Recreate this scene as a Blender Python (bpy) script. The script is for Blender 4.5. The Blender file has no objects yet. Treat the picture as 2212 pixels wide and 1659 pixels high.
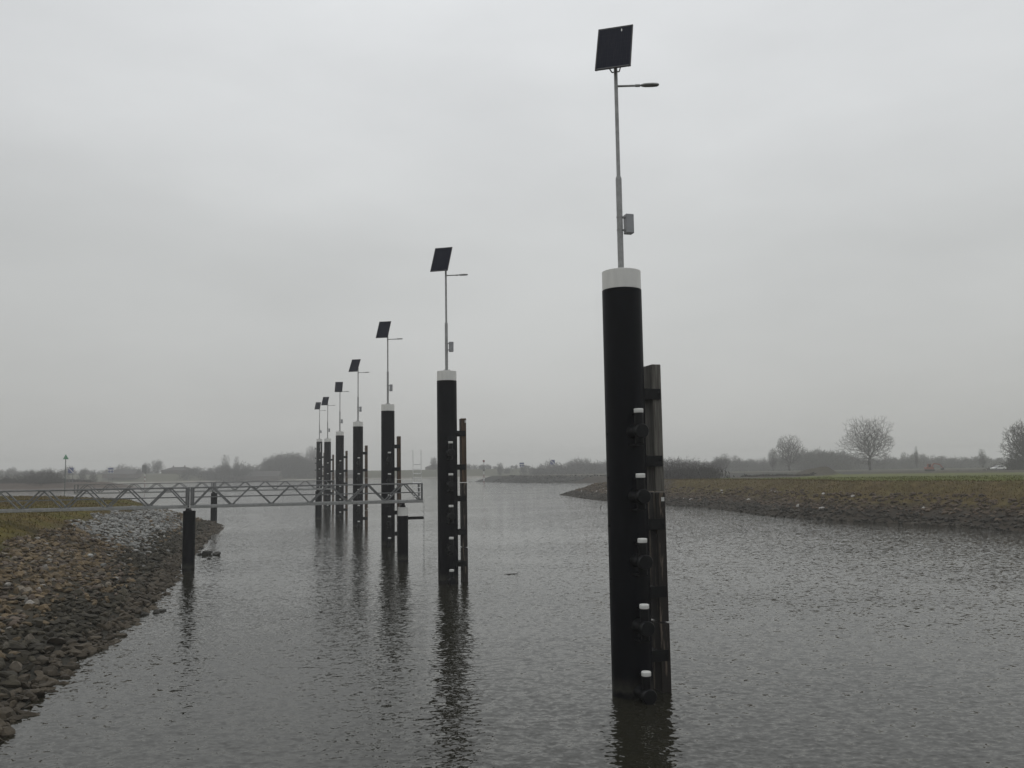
import bpy, math, random
import numpy as np
from mathutils import Vector, Matrix
SC = bpy.context.scene
COL = SC.collection
R = math.radians
# ------------------------------------------------------------------ camera
CAM_H = 5.123; PITCH = 0.0962419; ROLL = -0.0151808; F = 1912.5 / 2212
cd = bpy.data.cameras.new('camera'); cam = bpy.data.objects.new('camera', cd); COL.objects.link(cam)
cd.sensor_fit = 'HORIZONTAL'; cd.sensor_width = 36; cd.lens = 36 * F
cd.clip_start = .1; cd.clip_end = 6000
cam.matrix_world = Matrix.Translation((0, 0, CAM_H)) @ Matrix.Rotation(math.pi/2 + PITCH, 4, 'X') @ Matrix.Rotation(ROLL, 4, 'Z')
SC.camera = cam
SC.cycles.volume_bounces = 2
# ------------------------------------------------------------------ exposure
SC.view_settings.view_transform = 'Standard'; SC.view_settings.look = 'None'
SC.view_settings.gamma = 1; SC.view_settings.exposure = 0
# ------------------------------------------------------------------ sun behind the overcast
SUN_EL, SUN_AZ = 58, 12
sd = bpy.data.lights.new('sun', 'SUN'); sd.energy = .5; sd.angle = R(50); sd.color = (1, .985, .96)
sun = bpy.data.objects.new('sun', sd); COL.objects.link(sun)
sdir = Vector((math.sin(R(SUN_AZ))*math.cos(R(SUN_EL)), math.cos(R(SUN_AZ))*math.cos(R(SUN_EL)), math.sin(R(SUN_EL))))
sun.rotation_euler = sdir.to_track_quat('Z', 'Y').to_euler()
# ------------------------------------------------------------------ world: overcast sky
W = bpy.data.worlds.new('World'); SC.world = W; W.use_nodes = True
nt = W.node_tree; nt.nodes.clear()
def N(t, tree=None, **kw):
    n = (tree or nt).nodes.new(t)
    for k, v in kw.items(): setattr(n, k, v)
    return n
L = nt.links.new
out = N('ShaderNodeOutputWorld'); bg = N('ShaderNodeBackground'); bg2 = N('ShaderNodeBackground'); add = N('ShaderNodeAddShader')
sky = N('ShaderNodeTexSky', sky_type='NISHITA'); sky.sun_disc = False
sky.sun_elevation = R(SUN_EL); sky.sun_rotation = R(SUN_AZ)
hs = N('ShaderNodeHueSaturation'); hs.inputs['Saturation'].default_value = .15
L(sky.outputs[0], hs.inputs['Color']); L(hs.outputs[0], bg.inputs[0]); bg.inputs[1].default_value = .006
tc = N('ShaderNodeTexCoord'); sx = N('ShaderNodeSeparateXYZ'); L(tc.outputs['Generated'], sx.inputs[0])
ramp = N('ShaderNodeValToRGB'); cr = ramp.color_ramp
stops = [(0, (.385, .388, .376)), (.06, (.418, .422, .411)), (.14, (.455, .463, .456)), (.24, (.50, .512, .51)), (.36, (.61, .625, .632)), (.5, (.70, .718, .732)), (1, (.80, .815, .83))]
cr.elements[0].position = 0; cr.elements[1].position = 1
for p, c in stops[1:-1]: cr.elements.new(p)
for e, (p, c) in zip(cr.elements, stops): e.position = p; e.color = (*c, 1)
mp = N('ShaderNodeMapping'); mp.inputs['Scale'].default_value = (1.1, 1.1, 3.2); mp.inputs['Rotation'].default_value = (.15, .1, .3)
no = N('ShaderNodeTexNoise'); no.inputs['Scale'].default_value = 1.7; no.inputs['Detail'].default_value = 5; no.inputs['Roughness'].default_value = .5
L(tc.outputs['Generated'], mp.inputs[0]); L(mp.outputs[0], no.inputs['Vector'])
mr = N('ShaderNodeMapRange'); mr.inputs['From Min'].default_value = .3; mr.inputs['From Max'].default_value = .7
mr.inputs['To Min'].default_value = .90; mr.inputs['To Max'].default_value = 1.10; L(no.outputs[0], mr.inputs[0])
# the cloud deck is brighter towards the hidden sun
dt = N('ShaderNodeVectorMath', operation='DOT_PRODUCT'); dt.inputs[1].default_value = (math.sin(R(9)), math.cos(R(9)), 0)
L(tc.outputs['Generated'], dt.inputs[0])
m2 = N('ShaderNodeMapRange'); m2.inputs['From Min'].default_value = .2; m2.inputs['From Max'].default_value = .97
m2.inputs['To Min'].default_value = .80; m2.inputs['To Max'].default_value = 1.06; L(dt.outputs['Value'], m2.inputs[0])
mu = N('ShaderNodeMath', operation='MULTIPLY'); L(mr.outputs[0], mu.inputs[0]); L(m2.outputs[0], mu.inputs[1])
L(sx.outputs['Z'], ramp.inputs[0]); L(ramp.outputs[0], bg2.inputs[0]); L(mu.outputs[0], bg2.inputs[1])
L(bg.outputs[0], add.inputs[0]); L(bg2.outputs[0], add.inputs[1]); L(add.outputs[0], out.inputs[0])
# ------------------------------------------------------------------ helpers
rs = np.random.RandomState(5); random.seed(5)
fpx, cx, cy = 1912.5, 1106, 829.5
def ray(u, v, z=None, y=None):
    a, b = u-cx, v-cy; c, s = math.cos(ROLL), math.sin(ROLL)
    X = a*c+b*s; Y = -a*s+b*c
    d = np.array([X/fpx, 1, -Y/fpx]); c, s = math.cos(PITCH), math.sin(PITCH)
    d = np.array([d[0], d[1]*c-d[2]*s, d[1]*s+d[2]*c])
    t = (z-CAM_H)/d[2] if z is not None else y/d[1]
    return np.array([0, 0, CAM_H])+d*t
def G(u, v, z=0): p = ray(u, v, z=z); return (float(p[0]), float(p[1]))

def tag(o, label=None, cat=None, group=None, kind=None):
    if label: o['label'] = label
    if cat: o['category'] = cat
    if group: o['group'] = group
    if kind: o['kind'] = kind
    return o
def link(o, parent=None):
    COL.objects.link(o)
    if parent: o.parent = parent
    return o
def empty(name, loc, rz=0, **kw):
    o = bpy.data.objects.new(name, None); o.location = loc; o.rotation_euler = (0, 0, rz); link(o)
    o.empty_display_size = .3
    return tag(o, **kw)
def copy_tree(o, parent=None):
    c = o.copy(); COL.objects.link(c); c.parent = parent
    for ch in list(o.children): copy_tree(ch, c)
    return c
class MB:
    def __init__(s): s.v = []; s.f = []; s.sm = []
    def add(s, vs, fs, smooth=False):
        b = len(s.v); s.v += [tuple(map(float, p)) for p in vs]
        for q in fs: s.f.append(tuple(b+i for i in q)); s.sm.append(smooth)
        return s
    def box(s, c, size, ax=None, bev=0):
        c = Vector(c); hx, hy, hz = [k/2 for k in size]
        ax = ax or (Vector((1, 0, 0)), Vector((0, 1, 0)), Vector((0, 0, 1)))
        if bev <= 0:
            P = [(i, j, k) for i in (-hx, hx) for j in (-hy, hy) for k in (-hz, hz)]
            fs = [(0, 1, 3, 2), (4, 6, 7, 5), (0, 4, 5, 1), (2, 3, 7, 6), (0, 2, 6, 4), (1, 5, 7, 3)]
            return s.add([c+ax[0]*a+ax[1]*b+ax[2]*d for a, b, d in P], fs)
        # chamfered box
        b = bev; P = []; idx = {}
        for i in (-1, 1):
            for j in (-1, 1):
                for k in (-1, 1):
                    for w in range(3):
                        q = [i*(hx-(b if w != 0 else 0)), j*(hy-(b if w != 1 else 0)), k*(hz-(b if w != 2 else 0))]
                        idx[(i, j, k, w)] = len(P); P.append(q)
        fs = []
        def ring(w, sgn):
            o = [t for t in range(3) if t != w]; r = []
            for a, d in ((-1, -1), (1, -1), (1, 1), (-1, 1)):
                q = [0, 0, 0]; q[w] = sgn; q[o[0]] = a; q[o[1]] = d; r.append(idx[(*q, w)])
            return r
        for w in range(3):
            for sg in (-1, 1): fs.append(ring(w, sg))
        for w in range(3):
            o = [t for t in range(3) if t != w]
            for a in (-1, 1):
                for d in (-1, 1):
                    q1 = [0]*3; q1[w] = -1; q1[o[0]] = a; q1[o[1]] = d; q2 = list(q1); q2[w] = 1
                    fs.append([idx[(*q1, o[0])], idx[(*q1, o[1])], idx[(*q2, o[1])], idx[(*q2, o[0])]])
        for i in (-1, 1):
            for j in (-1, 1):
                for k in (-1, 1): fs.append([idx[(i, j, k, w)] for w in range(3)])
        return s.add([c+ax[0]*p[0]+ax[1]*p[1]+ax[2]*p[2] for p in P], fs)
    def bar(s, a, b, w, h, up=(0, 0, 1), bev=0):
        a, b = Vector(a), Vector(b); d = b-a; n = d.normalized(); u = Vector(up)
        r = n.cross(u).normalized(); u = r.cross(n)
        return s.box((a+b)/2, (d.length, w, h), (n, r, u), bev)
    def tube(s, a, b, r0, r1=None, n=12, caps=True, smooth=True):
        r1 = r0 if r1 is None else r1
        a, b = Vector(a), Vector(b); d = (b-a).normalized()
        t = Vector((0, 0, 1)) if abs(d.z) < .9 else Vector((1, 0, 0))
        x = d.cross(t).normalized(); y = d.cross(x)
        vs = []
        for p, r in ((a, r0), (b, r1)):
            for i in range(n):
                an = 2*math.pi*i/n; vs.append(p+x*math.cos(an)*r+y*math.sin(an)*r)
        s.add(vs, [(i, (i+1) % n, n+(i+1) % n, n+i) for i in range(n)], smooth)
        if caps:
            b0 = len(s.v)-2*n
            s.f.append(tuple(b0+i for i in range(n))[::-1]); s.sm.append(False)
            s.f.append(tuple(b0+n+i for i in range(n))); s.sm.append(False)
        return s
    def lathe(s, c, prof, n=32, axis=(0, 0, 1), smooth=True):
        c = Vector(c); d = Vector(axis).normalized(); t = Vector((0, 0, 1)) if abs(d.z) < .9 else Vector((1, 0, 0))
        x = d.cross(t).normalized(); y = x.cross(d); vs = []
        for r, h in prof:
            for i in range(n):
                an = 2*math.pi*i/n; vs.append(c+d*h+x*math.cos(an)*r-y*math.sin(an)*r)
        fs = [(k*n+i, k*n+(i+1) % n, (k+1)*n+(i+1) % n, (k+1)*n+i) for k in range(len(prof)-1) for i in range(n)]
        return s.add(vs, fs, smooth)
    def prism(s, pts, z0, z1, f=None):
        f = f or (lambda x, y, z: (x, y, z)); n = len(pts)
        vs = [f(x, y, z0) for x, y in pts]+[f(x, y, z1) for x, y in pts]
        return s.add(vs, [tuple(range(n))[::-1], tuple(range(n, 2*n))]+[(i, (i+1) % n, n+(i+1) % n, n+i) for i in range(n)])
    def build(s, name, mat, parent=None, sharp=True):
        me = bpy.data.meshes.new(name); me.from_pydata(s.v, [], s.f); me.update()
        me.polygons.foreach_set('use_smooth', s.sm)
        if sharp and any(s.sm):
            try: me.set_sharp_from_angle(angle=R(40))
            except Exception: pass
        me.materials.append(mat)
        o = bpy.data.objects.new(name, me); link(o, parent)
        return o
def mesh_np(name, V, Fc, mat, parent=None, smooth=False, cols=None):
    """V (n,3), Fc (m,k) arrays; cols (n,3) per-vertex colour"""
    me = bpy.data.meshes.new(name); V = np.asarray(V, np.float32); Fc = np.asarray(Fc, np.int32); k = Fc.shape[1]
    me.vertices.add(len(V)); me.vertices.foreach_set('co', V.ravel())
    me.loops.add(Fc.size); me.loops.foreach_set('vertex_index', Fc.ravel())
    me.polygons.add(len(Fc)); me.polygons.foreach_set('loop_start', np.arange(0, Fc.size, k, dtype=np.int32))
    me.polygons.foreach_set('use_smooth', np.full(len(Fc), smooth))
    if cols is not None:
        a = me.color_attributes.new('Col', 'FLOAT_COLOR', 'POINT')
        a.data.foreach_set('color', np.c_[np.asarray(cols, np.float32), np.ones(len(V), np.float32)].ravel().astype(np.float32))
    me.update(calc_edges=True); me.validate()
    me.materials.append(mat); o = bpy.data.objects.new(name, me); link(o, parent)
    return o
# ------------------------------------------------------------------ materials
def mat(name, col, rough=.6, metal=0, var=.15, scale=4, bump=0, bscale=30, spec=.5, stretch=(1, 1, 1), col2=None, attr=None, band=(.35, .65)):
    m = bpy.data.materials.new(name); m.use_nodes = True; t = m.node_tree; b = t.nodes['Principled BSDF']
    b.inputs['Roughness'].default_value = rough; b.inputs['Metallic'].default_value = metal; b.inputs['Specular IOR Level'].default_value = spec
    tcn = N('ShaderNodeTexCoord', t); mpn = N('ShaderNodeMapping', t); mpn.inputs['Scale'].default_value = stretch
    t.links.new(tcn.outputs['Object'], mpn.inputs[0])
    n = N('ShaderNodeTexNoise', t); n.inputs['Scale'].default_value = scale; n.inputs['Detail'].default_value = 6; n.inputs['Roughness'].default_value = .6
    t.links.new(mpn.outputs[0], n.inputs['Vector'])
    r = N('ShaderNodeMapRange', t); r.inputs['From Min'].default_value = band[0]; r.inputs['From Max'].default_value = band[1]; t.links.new(n.outputs[0], r.inputs[0])
    mx = N('ShaderNodeMix', t); mx.data_type = 'RGBA'
    t.links.new(r.outputs[0], mx.inputs['Factor'])
    lo = [c*(1-var) for c in col]; hi = list(col2) if col2 else [min(1, c*(1+var)) for c in col]
    mx.inputs[6].default_value = (*lo, 1); mx.inputs[7].default_value = (*hi, 1)
    o = mx.outputs[2]
    if attr:
        at = N('ShaderNodeVertexColor', t); at.layer_name = 'Col'
        m3 = N('ShaderNodeMix', t); m3.data_type = 'RGBA'; m3.blend_type = 'MULTIPLY'; m3.inputs['Factor'].default_value = 1
        t.links.new(at.outputs[0], m3.inputs[6]); t.links.new(o, m3.inputs[7]); o = m3.outputs[2]
    t.links.new(o, b.inputs['Base Color'])
    if bump:
        n2 = N('ShaderNodeTexNoise', t); n2.inputs['Scale'].default_value = bscale; n2.inputs['Detail'].default_value = 5
        t.links.new(mpn.outputs[0], n2.inputs['Vector'])
        bp = N('ShaderNodeBump', t); bp.inputs['Distance'].default_value = bump; t.links.new(n2.outputs[0], bp.inputs['Height']); t.links.new(bp.outputs[0], b.inputs['Normal'])
    return m
def pile_material():
    """black coating, with a lighter dried tide band and slime just above the water"""
    m = mat('black_coated_steel', (.0026, .0030, .0052), rough=.5, var=.3, scale=2.5, bump=.002, bscale=9, stretch=(1, 1, .3), spec=.13)
    t = m.node_tree; b = t.nodes['Principled BSDF']; src = b.inputs['Base Color'].links[0].from_socket
    g = N('ShaderNodeNewGeometry', t); sp = N('ShaderNodeSeparateXYZ', t); t.links.new(g.outputs['Position'], sp.inputs[0])
    n = N('ShaderNodeTexNoise', t); n.inputs['Scale'].default_value = 7; n.inputs['Detail'].default_value = 6
    tcx = N('ShaderNodeTexCoord', t); t.links.new(tcx.outputs['Object'], n.inputs['Vector'])
    ma = N('ShaderNodeMath', t, operation='MULTIPLY_ADD'); ma.inputs[1].default_value = .3; t.links.new(n.outputs[0], ma.inputs[0]); t.links.new(sp.outputs[2], ma.inputs[2])
    rr = N('ShaderNodeValToRGB', t); e = rr.color_ramp.elements
    e[0].position = .18; e[0].color = (0, 0, 0, 1); e[1].position = .30; e[1].color = (1, 1, 1, 1)
    q = rr.color_ramp.elements.new(.5); q.color = (.25, .25, .25, 1); q = rr.color_ramp.elements.new(.62); q.color = (0, 0, 0, 1)
    t.links.new(ma.outputs[0], rr.inputs[0])
    mx = N('ShaderNodeMix', t); mx.data_type = 'RGBA'; mx.inputs[7].default_value = (.045, .043, .037, 1)
    t.links.new(rr.outputs[0], mx.inputs['Factor']); t.links.new(src, mx.inputs[6]); t.links.new(mx.outputs[2], b.inputs['Base Color'])
    return m
M = dict(
    pile=pile_material(),
    black=mat('black_painted_steel', (.004, .0045, .0055), rough=.45, var=.3, scale=6, spec=.28),
    white=mat('white_coating', (.87, .865, .83), rough=.55, var=.05, scale=3, stretch=(2, 2, .6)),
    capw=mat('white_bollard_paint', (.86, .86, .83), rough=.5, var=.04, scale=9),
    galv=mat('galvanised_steel', (.345, .35, .345), rough=.5, metal=.35, var=.16, scale=9, bump=.001, bscale=40),
    galvd=mat('weathered_galvanised_steel', (.185, .19, .19), rough=.55, metal=.3, var=.22, scale=5, bump=.001, bscale=30),
    deck=mat('deck_grating', (.06, .065, .065), rough=.7, var=.3, scale=12),
    box=mat('grey_cabinet', (.36, .37, .385), rough=.45, var=.05, scale=5),
    alu=mat('pale_aluminium', (.78, .79, .78), rough=.35, metal=.3, var=.08),
    woodg=mat('weathered_hardwood', (.13, .121, .104), rough=.8, var=.35, scale=3, bump=.004, bscale=9, stretch=(8, 8, .5), col2=(.20, .19, .168)),
    woodb=mat('wet_hardwood', (.026, .020, .016), rough=.7, var=.3, scale=2.2, bump=.004, bscale=9, stretch=(4, 4, .35), col2=(.15, .12, .092), band=(.54, .60)),
    woodr=mat('red_brown_hardwood', (.075, .048, .030), rough=.75, var=.35, scale=2, bump=.004, bscale=9, stretch=(6, 6, .5), col2=(.135, .085, .05)),
    frame=mat('black_panel_frame', (.02, .02, .021), rough=.4, var=.1),
    rock=mat('rock', (1, 1, 1), rough=.85, var=.35, scale=5, bump=.03, bscale=7, attr=True, spec=.3),
    ground=mat('soil_and_turf', (.92, .92, .92), rough=.95, var=.35, scale=.9, bump=.12, bscale=2.2, attr=True, spec=.1),
    grass=mat('winter_grass', (1, 1, 1), rough=.9, var=.2, scale=.7, attr=True, spec=.1),
    bark=mat('bark', (.05, .044, .038), rough=.9, var=.2, scale=2, spec=.1),
    twig=mat('twigs', (.046, .040, .036), rough=.95, var=.2, scale=.6, spec=.05),
    twigd=mat('dark_twigs', (.034, .028, .024), rough=.95, var=.25, scale=.6, spec=.05),
    green=mat('beacon_green', (.012, .22, .08), rough=.5, var=.1),
    dgreen=mat('dark_green_paint', (.012, .04, .028), rough=.5, var=.1),
    blue=mat('sign_blue', (.02, .045, .20), rough=.45, var=.06),
    signw=mat('sign_white', (.72, .72, .70), rough=.45, var=.05),
    red=mat('sign_red', (.20, .035, .03), rough=.5, var=.1),
    grey=mat('sign_grey', (.10, .10, .10), rough=.6, var=.1),
    orange=mat('digger_orange', (.26, .085, .055), rough=.5, var=.12),
    darkmetal=mat('dark_steel', (.03, .03, .03), rough=.6, var=.2),
    brick=mat('dull_brick', (.09, .065, .055), rough=.9, var=.2),
    tile=mat('roof_tiles', (.045, .04, .038), rough=.85, var=.2, scale=1.5),
    thatch=mat('pale_wall', (.30, .29, .27), rough=.9, var=.1),
    glass=mat('dark_glass', (.02, .022, .025), rough=.12, var=.05),
    carw=mat('white_car_paint', (.75, .75, .74), rough=.3, var=.02),
    tyre=mat('tyre_rubber', (.015, .015, .015), rough=.8, var=.1),
    navy=mat('navy_skip_paint', (.02, .025, .04), rough=.6, var=.1),
)
def panel_material():
    m = bpy.data.materials.new('solar_cells'); m.use_nodes = True; t = m.node_tree; b = t.nodes['Principled BSDF']
    b.inputs['Roughness'].default_value = .3; b.inputs['Specular IOR Level'].default_value = .06
    tcn = N('ShaderNodeTexCoord', t); sp = N('ShaderNodeSeparateXYZ', t); t.links.new(tcn.outputs['Object'], sp.inputs[0])
    w = []
    for ax, sc, wd in (('X', 1/.155, .03), ('Y', 1/.155, .03), ('X', 1/.052, .06)):
        a = N('ShaderNodeMath', t, operation='MULTIPLY'); a.inputs[1].default_value = sc; t.links.new(sp.outputs[ax], a.inputs[0])
        f = N('ShaderNodeMath', t, operation='FRACT'); t.links.new(a.outputs[0], f.inputs[0])
        g = N('ShaderNodeMath', t, operation='LESS_THAN'); g.inputs[1].default_value = wd; t.links.new(f.outputs[0], g.inputs[0]); w.append(g)
    mx = N('ShaderNodeMath', t, operation='MAXIMUM'); t.links.new(w[0].outputs[0], mx.inputs[0]); t.links.new(w[1].outputs[0], mx.inputs[1])
    m3 = N('ShaderNodeMath', t, operation='MULTIPLY_ADD'); m3.inputs[1].default_value = .5; t.links.new(w[2].outputs[0], m3.inputs[0]); t.links.new(mx.outputs[0], m3.inputs[2])
    # dirt streaks
    mp = N('ShaderNodeMapping', t); mp.inputs['Scale'].default_value = (22, 1.3, 1); t.links.new(tcn.outputs['Object'], mp.inputs[0])
    n = N('ShaderNodeTexNoise', t); n.inputs['Scale'].default_value = 1.5; n.inputs['Detail'].default_value = 5; t.links.new(mp.outputs[0], n.inputs['Vector'])
    r = N('ShaderNodeMapRange', t); r.inputs['From Min'].default_value = .5; r.inputs['From Max'].default_value = .8; r.inputs['To Max'].default_value = .7; t.links.new(n.outputs[0], r.inputs[0])
    c = N('ShaderNodeMix', t); c.data_type = 'RGBA'; c.inputs[6].default_value = (.005, .007, .018, 1); c.inputs[7].default_value = (.022, .022, .03, 1)
    ad = N('ShaderNodeMath', t, operation='ADD'); ad.use_clamp = True; t.links.new(r.outputs[0], ad.inputs[0]); t.links.new(m3.outputs[0], ad.inputs[1])
    t.links.new(ad.outputs[0], c.inputs['Factor']); t.links.new(c.outputs[2], b.inputs['Base Color'])
    return m
M['cells'] = panel_material()
def water_material():
    m = bpy.data.materials.new('murky_water'); m.use_nodes = True; t = m.node_tree; b = t.nodes['Principled BSDF']
    b.inputs['Base Color'].default_value = (.022, .021, .0145, 1); b.inputs['Roughness'].default_value = .025; b.inputs['IOR'].default_value = 1.333
    g = N('ShaderNodeNewGeometry', t)
    def wave(scale, rot, st, det, dist):
        mp = N('ShaderNodeMapping', t); mp.inputs['Scale'].default_value = st; mp.inputs['Rotation'].default_value = (0, 0, rot)
        t.links.new(g.outputs['Position'], mp.inputs[0])
        n = N('ShaderNodeTexNoise', t); n.inputs['Scale'].default_value = scale; n.inputs['Detail'].default_value = det; n.inputs['Roughness'].default_value = .5; n.inputs['Distortion'].default_value = dist
        t.links.new(mp.outputs[0], n.inputs['Vector']); return n
    def vm(op, a, b=None, sc=None):
        q = N('ShaderNodeVectorMath', t, operation=op); t.links.new(a, q.inputs[0])
        if isinstance(b, tuple): q.inputs[1].default_value = b
        elif b is not None: t.links.new(b, q.inputs[1])
        if sc is not None:
            if isinstance(sc, (int, float)): q.inputs['Scale'].default_value = sc
            else: t.links.new(sc, q.inputs['Scale'])
        return q.outputs[0]
    # wave slopes: two decorrelated noise channels per wave band tilt the surface normal
    tot = None
    for sc, rot, st, det, dist, ax, ay in WAVES:
        n = wave(sc, R(rot), st, det, dist); v = vm('MULTIPLY', vm('SUBTRACT', n.outputs['Color'], (.5, .5, .5)), (ax, ay, 0))
        tot = v if tot is None else vm('ADD', tot, v)
    p = wave(.045, 0, (1, 1.8, 1), 3, .5)      # patches of stiller and rougher water
    pr = N('ShaderNodeMapRange', t); pr.inputs['From Min'].default_value = .35; pr.inputs['From Max'].default_value = .65; pr.inputs['To Min'].default_value = .55; pr.inputs['To Max'].default_value = 1.08; t.links.new(p.outputs[0], pr.inputs[0])
    nv = vm('NORMALIZE', vm('ADD', vm('SCALE', tot, sc=pr.outputs[0]), (0, 0, 1)))
    t.links.new(nv, b.inputs['Normal'])
    return m
# scale per metre, rotation, stretch, detail, distortion, slope across, slope along the view
WAVES = [(5.0, -8, (1, 1.4, 1), 1.5, .6, .52, .58), (1.2, 12, (1, 1.5, 1), 1, .3, .08, .10), (13, -20, (1, 1.2, 1), 1, .5, .24, .22)]
M['water'] = water_material()
# ------------------------------------------------------------------ terrain
left_px = [(0, 1591), (17, 1572), (40, 1545), (62, 1528), (90, 1482), (127, 1463), (154, 1425), (206, 1402), (240, 1372), (285, 1342), (325, 1300), (346, 1273), (368, 1248), (384, 1215), (398, 1204), (425, 1184), (446, 1160), (468, 1146), (470, 1133)]
LP = [(-4.5, -30), (-6.5, 0), (-9.2, 11)]+[G(*p) for p in left_px]+[(-35, 98), (-42, 105), (-50, 114), (-60, 120), (-75, 119), (-100, 116), (-230, 125), (-400, 100), (-400, -30)]
right_px = [(2212, 1149), (2115, 1141), (2019, 1135), (1904, 1128), (1789, 1123), (1650, 1114), (1532, 1097), (1436, 1091), (1350, 1086), (1280, 1079), (1213, 1069)]
RP = [(62, -30), (55, 0), (47, 35), (41.5, 55)]+[G(*p) for p in right_px]+[(17, 192), (30, 215), (46, 238), (70, 262), (110, 290), (170, 300), (170, 330), (110, 345), (60, 345)]
SPIT = [(60, 345), G(1310, 1042.5), G(1200, 1043), G(1100, 1042.5), G(1012, 1040.5), (-20, 385), (-10, 410), (20, 430), (120, 440), (300, 450), (700, 400), (1500, 300), (1500, -30)]
RP = RP[:-1]+SPIT
FAR = [(-1500, 480), G(-600, 1053), G(0, 1047.5), G(150, 1046), G(350, 1043), G(500, 1040), G(700, 1037), (-48, 590), (-20, 605), (20, 640), (60, 640), (200, 600), (600, 560), (1500, 500), (1500, 1600), (-1500, 1600)]
BROWN = [(-400, 270), (-240, 296), (-200, 305), (-165, 312), (-147, 320), (-140, 335), (-152, 365), (-190, 400), (-400, 420), (-900, 420), (-900, 270)]
def sdist(P, poly):
    """signed distance, positive inside"""
    x, y = P[:, 0], P[:, 1]; best = np.full(len(P), 1e9); ins = np.zeros(len(P), bool); n = len(poly)
    for i in range(n):
        ax, ay = poly[i]; bx, by = poly[(i+1) % n]; dx, dy = bx-ax, by-ay
        t = np.clip(((x-ax)*dx+(y-ay)*dy)/(dx*dx+dy*dy+1e-9), 0, 1)
        best = np.minimum(best, np.hypot(x-ax-t*dx, y-ay-t*dy))
        if abs(dy) > 1e-9:
            c = ((ay > y) != (by > y)) & (x < dx*(y-ay)/dy+ax); ins ^= c
    return np.where(ins, best, -best)
_ph = rs.rand(40)*6.28; _dr = rs.rand(40)*6.28
def wob(P, lam, k0, n=6):
    o = 0
    for i in range(n):
        a = _dr[k0+i]; l = lam*(.6+.9*((i*37) % 10)/10); o = o+np.sin((P[:, 0]*math.cos(a)+P[:, 1]*math.sin(a))*2*math.pi/l+_ph[k0+i])
    return o/n
def ss(x, a, b): t = np.clip((x-a)/(b-a), 0, 1); return t*t*(3-2*t)
def height(P, full=False):
    dl, dr, df, db = [sdist(P, q) for q in (LP, RP, FAR, BROWN)]
    h = np.full(len(P), -1.6)
    n1 = wob(P, 9, 0)*.07+wob(P, 2.3, 8)*.05
    hl = np.where(dl < 8.2, dl/3.0, 8.2/3.0+(dl-8.2)*.012)
    hl = np.minimum(hl, 3.15)+n1*(dl > -.5)
    r = np.hypot(P[:, 0], P[:, 1])
    top = 3.45-.0043*np.clip(r-75, 0, 215)
    hr = np.minimum(dr/3.0, top)
    near_tip = 1-ss(r, 130, 175)
    hr = np.minimum(hr, np.where(r < 300, np.maximum(.8, 3.45-1.35*(1-near_tip)), 9))+n1*1.2*(dr > -.5)
    back = ss(r, 330, 360)*(dr > 0)
    hr = np.where(back > 0, np.minimum(np.maximum(hr, dr/4.5), 2.5+.0*r)+n1, hr)
    # earth mounds on the far edge of the field
    for mx, my, hh, ww in ((88, 262, 1.9, 4.4), (92.5, 264, 2.5, 3.8), (84, 266, .5, 4), (70, 200, .5, 3)):
        hr = hr+hh*np.exp(-((P[:, 0]-mx)**2+(P[:, 1]-my)**2*.3)/(ww*ww*.5))*(dr > 0)
    hf = np.minimum(df/9.0, .9)+5.4*ss(df, 14, 46)*(.92+.08*wob(P, 160, 16))-3.8*ss(df, 56, 100)
    hb = np.minimum(db/5.0, 2.6)+1.0*ss(db, 12, 40)+n1*3*(db > 3)
    h = np.maximum.reduce([h, np.maximum(hl, -1.6), np.maximum(hr, -1.6), np.maximum(hf, -1.6), np.maximum(hb, -1.6)])
    if full: return h, dl, dr, df, db
    return h
def lerp(a, b, t): return a*(1-t[:, None])+b*t[:, None]
GC = lambda *c: np.array(c, float)[None]
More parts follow.
